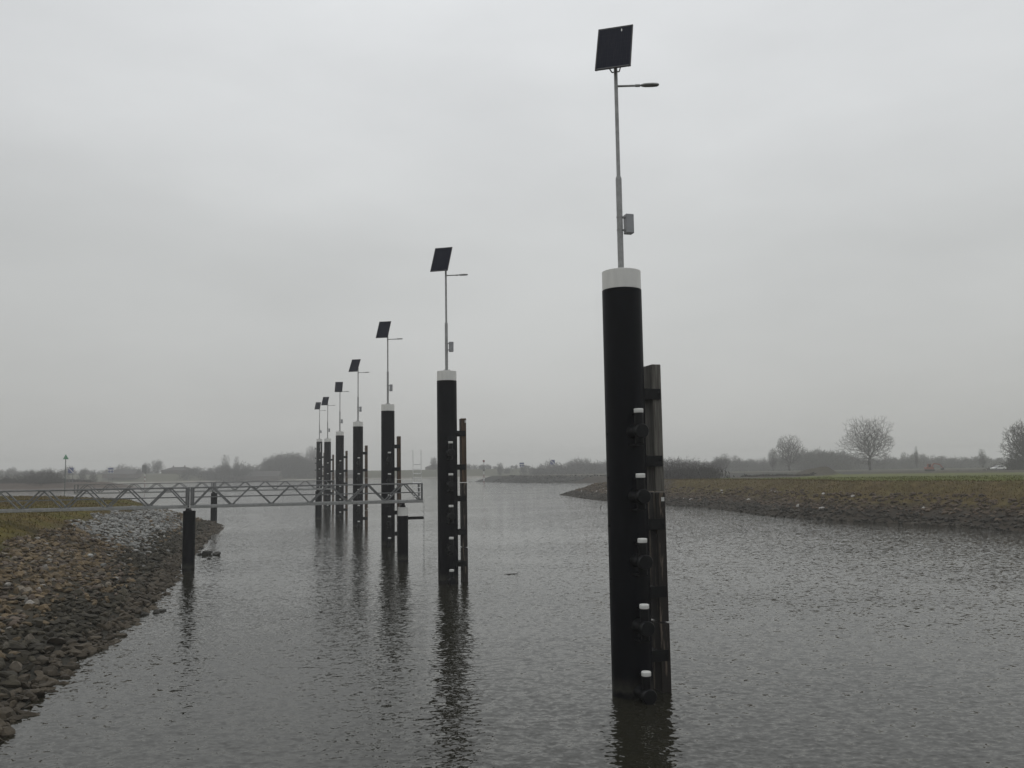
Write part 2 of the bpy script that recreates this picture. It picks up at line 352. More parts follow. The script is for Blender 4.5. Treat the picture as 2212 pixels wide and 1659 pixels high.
def ground_col(P):
    h, dl, dr, df, db = height(P, True); n = len(P)
    w1 = wob(P, 5, 20); w2 = wob(P, 17, 26); w3 = wob(P, 1.6, 32); r = np.hypot(P[:, 0], P[:, 1])
    olive, brown, mud = GC(.112, .100, .020), GC(.12, .078, .026), GC(.045, .042, .034)
    c = np.repeat(mud, n, 0)
    # left headland
    L_ = lerp(olive, brown, np.clip(.42+.5*w1+.5*w2+.25*w3, 0, 1))
    L_ = lerp(np.repeat(GC(.075, .064, .045), n, 0), L_, ss(dl, 5.8, 7.6))
    L_ = lerp(np.repeat(mud, n, 0), L_, ss(dl, 1, 4)); c = np.where((dl > -1)[:, None], L_, c)
    # right bank: dark stones, brown sward on the slope, green field, brown rough land behind
    field = np.repeat(GC(.128, .142, .034), n, 0)*(1+.12*w2[:, None])
    slope = lerp(GC(.13, .092, .042), GC(.12, .10, .036), np.clip(.5+.6*w1+.3*w2, 0, 1))
    rough = lerp(GC(.06, .052, .042), GC(.085, .072, .05), np.clip(.5+.6*w2, 0, 1))
    R_ = lerp(slope, field, ss(dr+1.3*w1, 10.5, 13))
    edge = 166+(P[:, 0]/np.maximum(P[:, 1], 1)-.22)*740
    R_ = lerp(R_, rough, ss(r-np.clip(edge, 130, 292)+4*w2, -3, 4))
    R_ = lerp(np.repeat(GC(.055, .045, .034), n, 0), R_, ss(dr+.7*w3, 3, 5.5))
    spit = lerp(GC(.05, .05, .045), GC(.10, .095, .07), ss(dr, 6, 9))
    R_ = lerp(R_, spit, ss(r, 315, 330)*(P[:, 1] > 325)); far = lerp(GC(.075, .078, .05), GC(.10, .10, .06), np.clip(.5+.5*w2, 0, 1))
    R_ = lerp(R_, far, ss(r, 420, 520)); c = np.where((dr > -1)[:, None], R_, c)
    B_ = lerp(GC(.07, .05, .04), GC(.095, .068, .05), np.clip(.5+.6*w2, 0, 1)); B_ = lerp(np.repeat(GC(.2, .18, .16), n, 0), B_, ss(db, 1, 5))
    c = np.where((db > -1)[:, None], B_, c)
    F_ = lerp(GC(.085, .09, .055), GC(.105, .10, .06), np.clip(.5+.6*wob(P, 60, 3), 0, 1))
    F_ = lerp(np.repeat(GC(.34, .32, .28), n, 0), F_, ss(df+3*wob(P, 90, 9), 4.5, 9)); c = np.where((df > -1)[:, None], F_, c)
    return np.clip(c*(1+.10*w3[:, None]), .01, 1)
th = np.r_[np.linspace(-180, -44, 60)[:-1], np.linspace(-44, 44, 620), np.linspace(44, 180, 60)[1:-1]]
rr_ = 6*(1490/6)**(np.linspace(0, 1, 520))
rr_ = np.sort(np.r_[rr_, np.linspace(35, 110, 160)])
TT, RR = np.meshgrid(np.radians(th), rr_); P = np.c_[(RR*np.sin(TT)).ravel(), (RR*np.cos(TT)).ravel()]
Z = height(P); nth, nr = len(th), len(rr_)
ii = np.arange(nr-1)[:, None]*nth+np.arange(nth)[None]; jj = np.arange(nr-1)[:, None]*nth+(np.arange(nth)[None]+1) % nth
Fc = np.stack([ii, ii+nth, jj+nth, jj], -1).reshape(-1, 4)
V = np.c_[P, Z]; V = np.r_[V, [[0, 0, -1.6]]]; cc = np.r_[ground_col(P), [[.05, .05, .04]]]
g = mesh_np('ground', V, Fc, M['ground'], smooth=True, cols=cc); tag(g, kind='structure')
w = MB(); nseg = 64; w.add([(1480*math.cos(2*math.pi*i/nseg), 1480*math.sin(2*math.pi*i/nseg), 0) for i in range(nseg)], [tuple(range(nseg))])
tag(w.build('water', M['water']), kind='structure')
# ------------------------------------------------------------------ rocks
def ico(sub):
    import bmesh
    bm = bmesh.new(); bmesh.ops.create_icosphere(bm, subdivisions=sub, radius=1)
    v = np.array([p.co[:] for p in bm.verts]); f = np.array([[q.index for q in t.verts] for t in bm.faces]); bm.free(); return v, f
def rock_shapes(sub, n, seed):
    r = np.random.RandomState(seed); v0, f = ico(sub); o = []
    for _ in range(n):
        v = v0.copy()
        for _ in range(15):                      # chop with planes for a quarried, angular look
            d = r.randn(3); d /= np.linalg.norm(d); k = .46+.32*r.rand(); s = v@d; v -= np.outer(np.maximum(s-k, 0), d)
        v *= np.array([1, .62+.3*r.rand(), .36+.30*r.rand()]); v += r.randn(*v.shape)*.012
        o.append(v/np.abs(v[:, 0]).max())
    return o, f
def rotm(r, tilt=.5):
    az = r.rand()*6.283; a, b = r.randn(2)*tilt
    return np.array((Matrix.Rotation(az, 3, 'Z') @ Matrix.Rotation(a, 3, 'X') @ Matrix.Rotation(b, 3, 'Y')))
def scatter(poly, y0, y1, d0, d1, dens, r, xr=(-500, 500), edge=None):
    q = np.array(poly); xs = [max(q[:, 0].min()-2, xr[0]), min(q[:, 0].max()+2, xr[1])]
    n = int((xs[1]-xs[0])*(y1-y0)*dens); P = np.c_[xs[0]+r.rand(n)*(xs[1]-xs[0]), y0+r.rand(n)*(y1-y0)]
    d = sdist(P, poly)+(wob(P, 6, 14)*.9 if edge else 0)*1; k = (d > d0) & (d < d1); return P[k], sdist(P[k], poly)
def in_view(P, m=.62): return (np.abs(P[:, 0]) < P[:, 1]*m+2)
def stones(P, d, colfn, size, sub, seed, sink=.25):
    """lay one stone at every point; returns per-stone vertex arrays"""
    r = np.random.RandomState(seed); sh, f = rock_shapes(sub, 10, seed); h = height(P); out = []
    for i in range(len(P)):
        s = size(r, P[i], d[i]); v = sh[r.randint(10)]*s
        v = v@rotm(r, .28).T+np.array([P[i, 0], P[i, 1], h[i]+s*(.30-sink)+r.rand()*.05])
        out.append((v, colfn(r, P[i], d[i])))
    return out, f
def join_stones(name, st, f, **kw):
    nv = len(st[0][0]); V = np.concatenate([s[0] for s in st]); Fc = (f[None]+(np.arange(len(st))*nv)[:, None, None]).reshape(-1, 3)
    C = np.repeat(np.array([s[1] for s in st]), nv, 0)
    return tag(mesh_np(name, V, Fc, M['rock'], cols=C), **kw)
PALE = [G(u, v, 1.6) for u, v in ((140, 1147), (200, 1124), (259, 1104), (310, 1096), (350, 1094), (400, 1112), (402, 1135), (385, 1165), (365, 1182), (318, 1190), (275, 1174), (264, 1160), (170, 1158))]
def pale_sd(p): return float(sdist(np.array([p]), PALE)[0])
def left_col(r, p, d):
    z = d/3; k = .65+.7*r.rand()**1.2; w = math.sin(p[1]*.35+1)*.35+math.sin(p[0]*1.1+p[1]*.2)*.3
    t = (d-2.15+w+r.randn()*.5)
    if d < .45+r.rand()*.5: c = np.array([.085, .070, .050])
    elif t < 0: c = np.array([.047, .041, .028])*(1+.4*r.rand())
    else:
        c = np.array([.165, .122, .070]) if r.rand() < .65 else (np.array([.125, .098, .075]) if r.rand() < .7 else np.array([.19, .165, .13]))
        if r.rand() < .03: c = np.array([.34, .32, .29])
        if pale_sd(p) > r.randn()*.9 and t > .1 and r.rand() < .9: c = np.array([.29, .29, .275])
    return np.clip(c*k, .01, .6)
rl = np.random.RandomState(11)
P1, d1 = scatter(LP, 8, 106, -.55, 6.7, 20, rl, (-46, -3), True)
k = in_view(P1); P1, d1 = P1[k], d1[k]
size_l = lambda r, p, d: (.085+.14*r.rand()**2.2)*(1.2 if d < 1.3 else .95)
near = P1[:, 1] < 34
st_n, f2 = stones(P1[near], d1[near], left_col, size_l, 2, 21)
st_f, f1 = stones(P1[~near], d1[~near], left_col, size_l, 1, 22)
# the 300 that show largest stand as things of their own
Pn, dn = P1[near], d1[near]
def screen(p): 
    return -.585 < p[0]/p[1] < .6 and p[1] > 15.5+0*p[0]
sc_ = np.array([s[0].std(0).mean() for s in st_n])/np.maximum(Pn[:, 1], 1)
sc_[[not screen(p) for p in Pn]] = 0; sc_[dn < -.3] = 0
pick = set(np.argsort(-sc_)[:300].tolist())
rest = [s for i, s in enumerate(st_n) if i not in pick]
for i in sorted(pick):
    v, c = st_n[i]; ctr = v.mean(0); o = mesh_np('rock', v-ctr, f2, M['rock'], cols=np.repeat(c[None], len(v), 0)); o.location = ctr
    if dn[i] < .6: tag(o, 'brown-grey rock at the very water edge in the near corner of the left bank', 'rock', 'rocks along the near water edge')
    elif dn[i] < 3.1: tag(o, 'dark damp rock in the low band of the left bank, near the camera', 'rock', 'dark damp rocks of the left bank')
    else: tag(o, 'dry tan rock higher up the left bank, near the camera', 'rock', 'dry tan rocks of the left bank')
join_stones('riprap', rest, f2, label='angular rocks covering the nearer slope of the left bank', cat='riprap', kind='stuff')
join_stones('riprap', st_f, f1, label='brown and pale grey rocks covering the left bank around the footbridge', cat='riprap', kind='stuff')
def right_col(r, p, d):
    t = d+r.randn()*.5; c = np.array([.052, .045, .034]) if t < 2.4 else np.array([.105, .076, .050])
    k = .6+.8*r.rand()
    if r.rand() < .010 and d > 1.6: c = np.array([.5, .48, .45]); k = 1
    return np.clip(c*k, .01, .6)
P2, d2 = scatter(RP, 40, 185, -.5, 6.6, 6.0, rl, (4, 60), True); k = in_view(P2, .66); P2, d2 = P2[k], d2[k]
keep = rl.rand(len(P2)) < np.where(d2 > 3.6, .5, 1); P2, d2 = P2[keep], d2[keep]
st_r, f1 = stones(P2, d2, right_col, lambda r, p, d: .16+.16*r.rand()**1.5, 1, 31)
join_stones('riprap', st_r, f1, label='dark stones covering the lower slope of the right bank', cat='riprap', kind='stuff')
P3, d3 = scatter(RP, 325, 372, -.5, 8, 1.0, rl, (-24, 62)); st_s, f1 = stones(P3, d3, lambda r, p, d: np.array([.07, .068, .06])*(.6+.8*r.rand()), lambda r, p, d: .3+.3*r.rand(), 1, 41)
join_stones('riprap', st_s, f1, label='grey stones along the low spit across the water', cat='riprap', kind='stuff')
# rocks standing clear in the water
for (u, v, s, lab) in ((443, 1199, .52, 'largest dark rock standing clear in the water right of the near bridge pile'), (466, 1199.5, .40, 'peaked dark rock in the water, farthest right from the near bridge pile'),
                       (431, 1199, .2, 'small flat rock just left of the largest rock in the water'), (449, 1208, .18, 'small flat rock in front of the two larger rocks in the water'),
                       (347, 1321, .26, 'outer of the two small rocks off the left bank waterline'), (334, 1325.5, .22, 'flat small rock between the left bank and the outer water rock'),
                       (425, 1185, .2, 'little rock awash beside the near bridge pile'), (310, 1329, .2, 'small rock awash closest to the left bank below the bridge')):
    x, y = G(u, v); sh, f = rock_shapes(2, 1, int(u)); vv = sh[0]*s@rotm(np.random.RandomState(int(u)), .1).T
    o = mesh_np('rock', vv, f, M['rock'], cols=np.repeat(GC(.04, .038, .032), len(vv), 0)); o.location = (x, y+s*.4, s*.05); tag(o, lab, 'rock', 'rocks standing in the water')
# ------------------------------------------------------------------ grass stuff
def grass(name, P, colfn, hgt, wd, seed, **kw):
    r = np.random.RandomState(seed); n = len(P); z = height(P); a = r.rand(n)*6.28; H = hgt*(.5+r.rand(n)); ln = r.randn(n, 2)*.35*H[:, None]
    dx = np.c_[np.cos(a), np.sin(a)]*wd*(.6+.8*r.rand(n))[:, None]
    B = np.c_[P, z-.03]; v = np.stack([B-np.c_[dx, np.zeros(n)], B+np.c_[dx, np.zeros(n)], B+np.c_[ln+dx*.2, H]], 1).reshape(-1, 3)
    C = np.repeat(colfn(r, P), 3, 0)
    return tag(mesh_np(name, v, np.arange(3*n).reshape(-1, 3), M['grass'], cols=C), **kw)
def gc_left(r, P):
    t = np.clip(.5+.5*wob(P, 5, 20)+.5*wob(P, 17, 26)+r.randn(len(P))*.25, 0, 1); return lerp(GC(.115, .108, .020), GC(.15, .098, .034), t)*(.7+.5*r.rand(len(P)))[:, None]
Pg, dg = scatter(LP, 22, 125, 3.6, 60, 16, rl, (-90, -14)); k = in_view(Pg, .6) & (rl.rand(len(Pg)) < ss(dg+wob(Pg, 6, 14)*1.3, 4.9, 7.8)*.97+.03); Pg = Pg[k]
grass('grass', Pg, gc_left, .13, .035, 3, label='short olive and brown grass on the left headland', cat='grass', kind='stuff')
def gc_right(r, P):
    t = np.clip(.5+.5*wob(P, 5, 20)+r.randn(len(P))*.3, 0, 1); return lerp(GC(.14, .115, .042), GC(.16, .108, .05), t)*(.65+.6*r.rand(len(P)))[:, None]
Pg, dg = scatter(RP, 50, 185, 3.0, 12, 26, rl, (6, 80)); k = in_view(Pg, .62) & (rl.rand(len(Pg)) < .06+.94*ss(dg+wob(Pg, 6, 14), 3.0, 5.6)); Pg = Pg[k]
grass('grass', Pg, gc_right, .16, .04, 4, label='rough brown grass on the upper slope of the right bank', cat='grass', kind='stuff')
Pg, dg = scatter(RP, 70, 210, 11, 90, 2.2, rl, (10, 120)); k = in_view(Pg, .62); Pg = Pg[k]
grass('grass', Pg, lambda r, P: GC(.138, .148, .04)*(.75+.5*r.rand(len(P)))[:, None], .14, .08, 6, label='green grass of the flat field behind the right bank', cat='grass', kind='stuff')
# ------------------------------------------------------------------ mooring dolphins
POS = [(2.64, 20.74, 9.77), (-3.07, 41.45, 9.77), (-8.69, 61.65, 9.77), (-14.39, 82.38, 9.77), (-19.89, 101.91, 9.77), (-25.69, 122.93, 9.77), (-31.2, 143, 10.5)]
AZ = -15.485            # the row runs this way; local +X = towards the channel (right), local +Y = along the row, away
def dolphin(i, x, y, H):
    names = ['nearest and largest black mooring pile, on the right', 'second black mooring pile, alone left of the nearest one', 'third black mooring pile, behind the end of the near footbridge',
             'fourth black mooring pile, seen through the near footbridge', 'fifth black mooring pile in the row', 'sixth black mooring pile, just right of the farthest one', 'farthest black mooring pile with a pale streak below its white band']
    rt = empty('mooring_pile', (x, y, 0), R(-AZ), label=names[i], cat='mooring pile', group='black mooring piles standing in a row in the water')
    n = 64 if i < 2 else 28
    MB().lathe((0, 0, 0), [(0, -1.6), (.465, -1.6), (.465, H-.46), (.40, H-.455), (0, H-.455)], n).build('shaft', M['pile'], rt)
    MB().lathe((0, 0, 0), [(.40, H-.453), (.458, H-.453), (.458, H-.012), (.446, H), (0, H+.004)], n).build('white_band', M['white'], rt)
    dz = H-9.77 if i == 6 else 0
    for z in (6.44, 4.98, 3.54, 2.10, .65):
        z += dz
        b = MB(); zs = z-.50
        b.lathe((.0, -.40, zs), [(.170, 0), (.165, .05), (.145, .12), (.135, .30), (.135, .40), (.160, .44), (.160, .57), (.152, .58), (0, .581)], 28, (0, -1, 0))
        b.lathe((.0, -.79, 0), [(.0, z-.78), (.096, z-.78), (.100, z-.77), (.100, z-.085), (0, z-.084)], 24)
        b.box((0, -.62, z-.80), (.22, .38, .03)); b.box((0, -.62, z-.12), (.05, .36, .05))
        bo = b.build('bollard', M['black'], rt)
        MB().lathe((.0, -.79, 0), [(0, z-.083), (.102, z-.083), (.108, z-.07), (.108, z+.0), (.096, z+.012), (0, z+.014)], 24).build('bollard_cap', M['capw'], bo)
    TT_ = 7.55+dz
    joints = [(TT_, 4.57+dz), (4.535+dz, 1.58+dz), (1.545+dz, -1.6)]
    for k, (a, c) in enumerate(joints):
        grow = .004*k
        mt = M['woodg'] if (k == 0 and i < 1) else (M['woodr'] if (i > 1 or k == 0) else M['woodb'])
        tb = MB().box((.775+grow, .125-grow*2, (a+c)/2), (.228+grow*2, .50, a-c), bev=.012).build('fender_timber', mt, rt)
        if i == 0 and k == 1: MB().box((.83, -.137, 4.38), (.078, .006, .095)).build('marker_plate', M['signw'], tb)
        if i == 1 and k == 0: MB().box((.85, -.132, 7.40), (.07, .006, .12)).build('marker_plate', M['signw'], tb)
        if i == 3 and k == 1: MB().box((.86, -.137, 1.75), (.07, .006, .11)).build('marker_plate', M['signw'], tb)
    for z in (6.84, 5.27, 3.81, 2.27, .83):
        z += dz
        b = MB(); b.box((.615, -.152, z), (.46, .022, .25)); b.box((.615, .402, z), (.46, .022, .25)); b.box((.50, .125, z+.09), (.31, .52, .02)); b.box((.50, .125, z-.09), (.31, .52, .02))
        b.tube((.80, -.163, z+.01), (.80, -.185, z+.01), .018, n=8)
        b.tube((.80, -.185, z+.01), (.80, -.198, z+.01), .009, n=6)
        b.build('fender_bracket', M['black'], rt)
    if i == 0:   # weld seams and small lugs up the far side
        b = MB()
        for z in (5.9, 4.9, 3.8, 2.6): b.box((-.475, .0, z), (.03, .05, .05))
        b.build('lug', M['black'], rt)
    if i == 6:
        MB().add([(x_*1, -math.sqrt(.469**2-x_*x_), z_) for x_, z_ in ((.10, 9.75), (.17, 9.75), (.16, 9.1), (.19, 8.7), (.14, 8.35), (.05, 8.3), (.12, 8.75), (.08, 9.2))], [(0, 1, 2, 7), (7, 2, 3, 6), (6, 3, 4, 5)]).build('pale_streak', M['white'], rt)
        b = MB()
        for z in (8.9, 7.4, 6.6, 5.5): b.tube((-.40, -.1, z), (-.68, -.1, z), .05, n=8); b.tube((-.66, -.1, z-.1), (-.66, -.1, z+.1), .05, n=8)
        b.build('side_lug', M['black'], rt)
    return rt
PAN = [(-16, 15.36, -.02, 26), (-14.4, 15.16, -.21, 29.8), (-10.4, 15.07, -.30, 31.8), (-12.5, 15.05, -.33, 33.8), (5.2, 14.93, -.14, 34.2), (-5.3, 15.01, -.36, 35.6), (-.9, 15.87, -.30, 36)]
def lamp(i, x, y, H):
    labs = ['tallest-looking solar lamp, on the nearest mooring pile at right', 'solar lamp on the second mooring pile from the camera', 'solar lamp on the third mooring pile, above the footbridge end', 'solar lamp on the fourth mooring pile of the row',
            'solar lamp with its panel turned squarely to the camera, on the fifth pile', 'solar lamp on the sixth pile, right of the farthest lamp', 'farthest and leftmost solar lamp of the row']
    rt = empty('solar_lamp', (x, y, H), R(-AZ), label=labs[i], cat='solar lamp', group='solar lamps on the mooring piles')
    d = 9.77   # part heights below are measured from the water at a 9.77 m pile
    n = 24 if i < 2 else 12
    b = MB(); b.box((0, 0, .045), (.30, .30, .02), bev=.004)
    for a in (-.11, .11):
        for c in (-.11, .11): b.tube((a, c, .003), (a, c, .075), .012, n=8); b.tube((a, c, .057), (a, c, .072), .022, n=6)
    b.box((0, 0, .02), (.16, .16, .03)); b.build('base_plate', M['galv'], rt)
    MB().lathe((0, 0, 0), [(.072, .055), (.072, 2.27), (.067, 2.30), (.050, 2.34), (.047, 2.36), (.045, 5.05), (0, 5.055)], n).build('mast', M['galv'], rt)
    # control box strapped to the mast
    bx = MB().box((.225, -.01, 1.17), (.20, .19, .47), bev=.012)
    bx.box((.225, -.108, 1.17), (.185, .012, .45), bev=.004)
    cb = bx.build('control_box', M['box'], rt)
    st = MB()
    for z in (1.02, 1.33): st.lathe((0, 0, z), [(.073, -.015), (.078, -.015), (.078, .015), (.073, .015)], 20); st.box((.10, 0, z), (.06, .05, .04))
    st.build('strap', M['galv'], cb)
    # side arm with a slim lamp head
    zA = 14.36-d
    AR = Matrix.Rotation(R(-14), 4, 'Z')
    arm = MB().lathe((.02, 0, zA), [(0, 0), (.026, 0), (.026, .45), (.035, .452), (.035, .56), (0, .562)], 14, (1, 0, .03)).build('arm', M['galv'], rt); arm.matrix_local = AR
    q = MB(); prof = [(.56, .022, .022), (.60, .030, .026), (.66, .060, .042), (.72, .080, .050), (.90, .086, .050), (1.0, .074, .044), (1.04, .048, .028), (1.052, .015, .008)]
    vs = []; nn = 14
    for (xx, ww, tt) in prof:
        for k in range(nn):
            a = 2*math.pi*k/nn; vs.append((xx, ww*math.cos(a), zA+.03*xx+tt*math.sin(a)*(1.0 if math.sin(a) > 0 else .75)))
    q.add(vs, [(k*nn+j, k*nn+(j+1) % nn, (k+1)*nn+(j+1) % nn, (k+1)*nn+j) for k in range(len(prof)-1) for j in range(nn)]+[tuple(range(nn))[::-1], tuple(range(len(vs)-nn, len(vs)))], True)
    q.build('lamp_head', M['galv'], arm)
    # panel
    az, cz, dx, tilt = PAN[i]; Wp, Hp = .87, 1.50
    a = R(az)-R(-AZ); e = Vector((math.cos(a), math.sin(a), 0)); gg = Vector((-math.sin(a), math.cos(a), 0))
    s = Vector((0, 0, 1))*math.cos(R(tilt))+gg*math.sin(R(tilt)); nrm = e.cross(s)
    off = Vector((dx, -.0, 0)); off.rotate(Matrix.Rotation(R(AZ), 3, 'Z'))
    c = Vector((off.x, off.y, cz-(9.77 if i < 6 else H)))
    if i == 6: c.z = 15.87-H
    pr = empty_child = MB()
    Mx = Matrix((e, s, nrm)).transposed().to_4x4(); Mx.translation = c
    fr = MB(); t = .035
    for sg in (-1, 1): fr.box((sg*(Wp/2-.013), 0, -t/2), (.026, Hp, t)); fr.box((0, sg*(Hp/2-.013), -t/2), (Wp-.054, .026, t))
    fr.box((0, 0, -t+.004), (Wp-.056, Hp-.056, .006))
    for sg in (-1, 1): fr.tube((sg*(Wp/2-.05), -Hp/2+.02, -.02), (sg*(Wp/2-.05), -Hp/2-.03, -.02), .006, n=6)
    f_ = fr.build('panel_frame', M['frame'], rt); f_.matrix_local = Mx
    MB().box((0, 0, -.010), (Wp-.056, Hp-.056, .006)).build('solar_cells', M['cells'], f_)
    if i < 2:
        h_ = MB()
        for sg in (-1, 1): h_.box((0, sg*(Hp/2-.035), -.0045), (Wp-.11, .008, .003))
        h_.build('edge_strip', M['galvd'], f_)
    if i == 0:
        MB().add([(.15, .56, -.005), (.165, .545, -.005), (.17, .62, -.005), (.16, .655, -.005), (.145, .65, -.005), (.142, .60, -.005)], [(0, 1, 2, 3, 4, 5)]).build('bird_dropping', M['capw'], f_)
    # fork bracket holding the panel
    br = MB(); top = Vector((0, 0, 14.72-d+ (0 if i < 6 else .0)))
    for sg in (-1, 1):
        lo = top+e*sg*.09+Vector((0, 0, .0)); hi = Mx@Vector((sg*.22, -.42, -t-.005)); br.tube(top-Vector((0, 0, 0)), lo, .016, n=8); br.tube(lo, hi, .016, n=8)
        br.tube(hi, Mx@Vector((sg*.22, .5, -t-.005)), .016, n=8)
    br.tube((0, 0, 5.0), Mx@Vector((0, .12, -t-.01)), .035, n=12)
    br.tube(Mx@Vector((-.26, .12, -t-.02)), Mx@Vector((.26, .12, -t-.02)), .018, n=8)
    br.build('panel_bracket', M['galvd'], rt)
    return rt
for i, (x, y, H) in enumerate(POS): dolphin(i, x, y, H); lamp(i, x, y, H)
# ------------------------------------------------------------------ footbridges
def bridge(name, A, B, zb, zt, joint_t, per, width, label, nl, nr):
    """truss footbridge; A->B is the centre line of the nearer truss, joint_t the fraction where two spans meet"""
    A, B = Vector((*A, 0)), Vector((*B, 0)); Ld = (B-A).length; ang = math.atan2(B.y-A.y, B.x-A.x)
    rt = empty(name, (A.x, A.y, 0), ang, label=label, cat='footbridge')
    J = Ld*joint_t; g_ = .07
    spans = [(0, J-g_, nl), (J+g_, Ld, nr)]
    for s0, s1, n in spans:
        for side, yy in (('near', 0), ('far', width)):
            ch = MB(); ch.box(((s0+s1)/2, yy, zb+.075), (s1-s0, .10, .15), bev=.01); 
            ch.build('bottom_chord', M['galv'], rt)
            MB().box(((s0+s1)/2, yy, zt-.03), (s1-s0, .08, .06), bev=.008).build('top_rail', M['galvd'], rt)
            MB().box(((s0+s1)/2, yy+(.05 if yy == 0 else -.05), (zb+zt)/2+.02), (s1-s0, .03, .035)).build('mid_rail', M['galvd'], rt)
            for xx in (s0+.055, s1-.055): MB().box((xx, yy, (zb+.15+zt-.06)/2), (.11, .09, zt-zb-.212), bev=.006).build('end_post', M['galvd'], rt)
            dg = MB(); p = (s1-s0)/n
            for k in range(n):
                x0 = s0+k*p
                q0 = x0+.12 if k == 0 else x0+.05; q1 = x0+p-.12 if k == n-1 else x0+p-.05
                dg.bar((q0, yy, zb+.15), (x0+p/2-.09, yy, zt-.06), .07, .07); dg.bar((x0+p/2+.09, yy, zt-.06), (q1, yy, zb+.15), .07, .07)
                if k < n-1: dg.box((x0+p, yy, zb+.165), (.30, .06, .03))
                dg.box((x0+p/2, yy, zt-.075), (.34, .06, .03))
            dg.build('truss_diagonals', M['galvd'], rt)
        dk = MB()
        x = s0+.02
        while x < s1-.05: dk.box((x+.012, width/2, zb+.125), (.022, width-.12, .03)); x += .085
        for yy in (width*.25, width*.75): dk.box(((s0+s1)/2, yy, zb+.085), (s1-s0, .05, .05))
        x = s0+.1
        while x < s1: dk.box((x, width/2, zb+.05), (.06, width-.102, .06)); x += (s1-s0-.2)/n
        dk.build('deck', M['deck'], rt)
    return rt, A, B, ang
def lp(A, B, t): return (A[0]+(B[0]-A[0])*t, A[1]+(B[1]-A[1])*t)
# near footbridge
dB = (math.cos(R(15.0)), math.sin(R(15.0)))
E1 = (-5.25, 51.52); Lb1 = 13.2+13.2+.28; Lr = 12.74
A1 = (E1[0]-dB[0]*(Lr+14.4), E1[1]-dB[1]*(Lr+14.4))
b1, a1, e1, an1 = bridge('footbridge', A1, E1, 3.30, 4.42, 14.4/(Lr+14.4), 2.19, 1.15, 'near galvanised truss footbridge crossing from the left bank to the third mooring pile', 7, 6)
J1 = (E1[0]-dB[0]*Lr, E1[1]-dB[1]*Lr)
def bridge_pile(x, y, top, rad, label, white=0, bearing=True, arm=False, rz=0, bz=None):
    rt = empty('bridge_pile', (x, y, 0), rz, label=label, cat='bridge pile')
    MB().lathe((0, 0, 0), [(0, -1.6), (rad, -1.6), (rad, top-white), (rad-.03, top-white+.006), (0, top-white+.006)], 32).build('shaft', M['pile'], rt)
    if white: MB().lathe((0, 0, 0), [(rad-.03, top-white+.008), (rad-.004, top-white+.008), (rad-.004, top-.01), (rad-.02, top), (0, top+.002)], 32).build('white_band', M['white'], rt)
    if bearing:
        b = MB(); b.box((-.03, -.05, top+(bz-top)*.25), (.30, .4, (bz-top)*.46)); b.box((-.05, 0, top+(bz-top)*.74), (.18, 1.1, (bz-top)*.48)); b.build('bearing', M['black'], rt)
    if arm: MB().box((rad+.42, 0, arm), (.98, .14, .17), bev=.01).build('stop_arm', M['black'], rt)
    return rt
nx, ny = -dB[1], dB[0]
bridge_pile(J1[0]+nx*.35, J1[1]+ny*.35, 3.15, .325, 'black pile carrying the near footbridge at the left bank', bz=3.298, rz=an1)
t_ = 1.12; px_, py_ = E1[0]-dB[0]*t_+nx*.3, E1[1]-dB[1]*t_+ny*.3
bridge_pile(px_, py_, 3.06, .305, 'short black pile with a white top under the near footbridge end', white=.50, bz=3.298, arm=2.42, rz=an1)
# far footbridge
K2 = math.atan(.2); d2_ = (math.cos(K2), math.sin(K2))
A2, B2 = (-44.9, 91.0), (-19.3, 96.1); L2 = math.hypot(B2[0]-A2[0], B2[1]-A2[1]); tj = (-31.6+44.9)/(B2[0]-A2[0])
b2, a2, e2, an2 = bridge('footbridge', A2, B2, 3.26, 4.27, tj, 2.2, 1.2, 'far galvanised truss footbridge, thin and low behind the near one', 6, 6)
j2 = lp(A2, B2, tj)
bridge_pile(j2[0]+.0, j2[1]+.4, 3.12, .33, 'slim black pile carrying the far footbridge at midspan', bz=3.258, rz=an2)
bridge_pile(-21.15, 96.6, 3.1, .33, 'black pile under the end of the far footbridge, before the farthest mooring piles', bz=3.258, rz=an2)
# ladder on the end of the near bridge
def ladder(name, loc, rz, z0, z1, rung0, rung1, wd, mt, label, rr0=.017):
    rt = empty(name, (*loc, z0), rz, label=label, cat='ladder')
    for s in (-1, 1): MB().tube((s*wd/2, 0, 0), (s*wd/2, 0, z1-z0), rr0, n=8).build('rail', mt, rt)
    z = rung0
    while z < rung1: MB().tube((-wd/2+.015, 0, z-z0), (wd/2-.015, 0, z-z0), .022, n=8).build('rung', mt, rt); z += .27
    return rt
ladder('ladder', (ray(901, 1043, y=51.9)[0], 51.9), R(6), 3.5, 6.35, 3.62, 5.6, .47, M['alu'], 'pale aluminium ladder standing up above the end of the near footbridge')
ladder('ladder', (ray(915.5, 1150, y=51.6)[0], 51.6), R(88), -.5, 3.5, -.2, 3.4, .42, M['galv'], 'thin ladder seen edge-on hanging from the footbridge end into the water', rr0=.007)
# driftwood
p = G(1102, 1240); b = MB(); b.tube((-.3, 0, .0), (.1, .02, .008), .012, .015, 6); b.tube((.1, .02, .008), (.4, .0, .02), .014, .008, 6); b.tube((.3, .01, .015), (.44, .05, .11), .010, .006, 5)
o = b.build('floating_branch', M['bark']); o.location = (*p, 0); tag(o, 'thin branch floating on the water between the two nearest mooring piles', 'branch')
p = G(1297, 1098.5); b = MB(); b.tube((0, 0, -.2), (.03, 0, .35), .06, .03, 6); b.tube((.03, 0, .3), (.2, 0, .42), .03, .015, 6)
o = b.build('sunken_branch', M['bark']); o.location = (*p, 0); tag(o, 'tiny dark stick poking from the water just left of the nearest pile', 'branch')
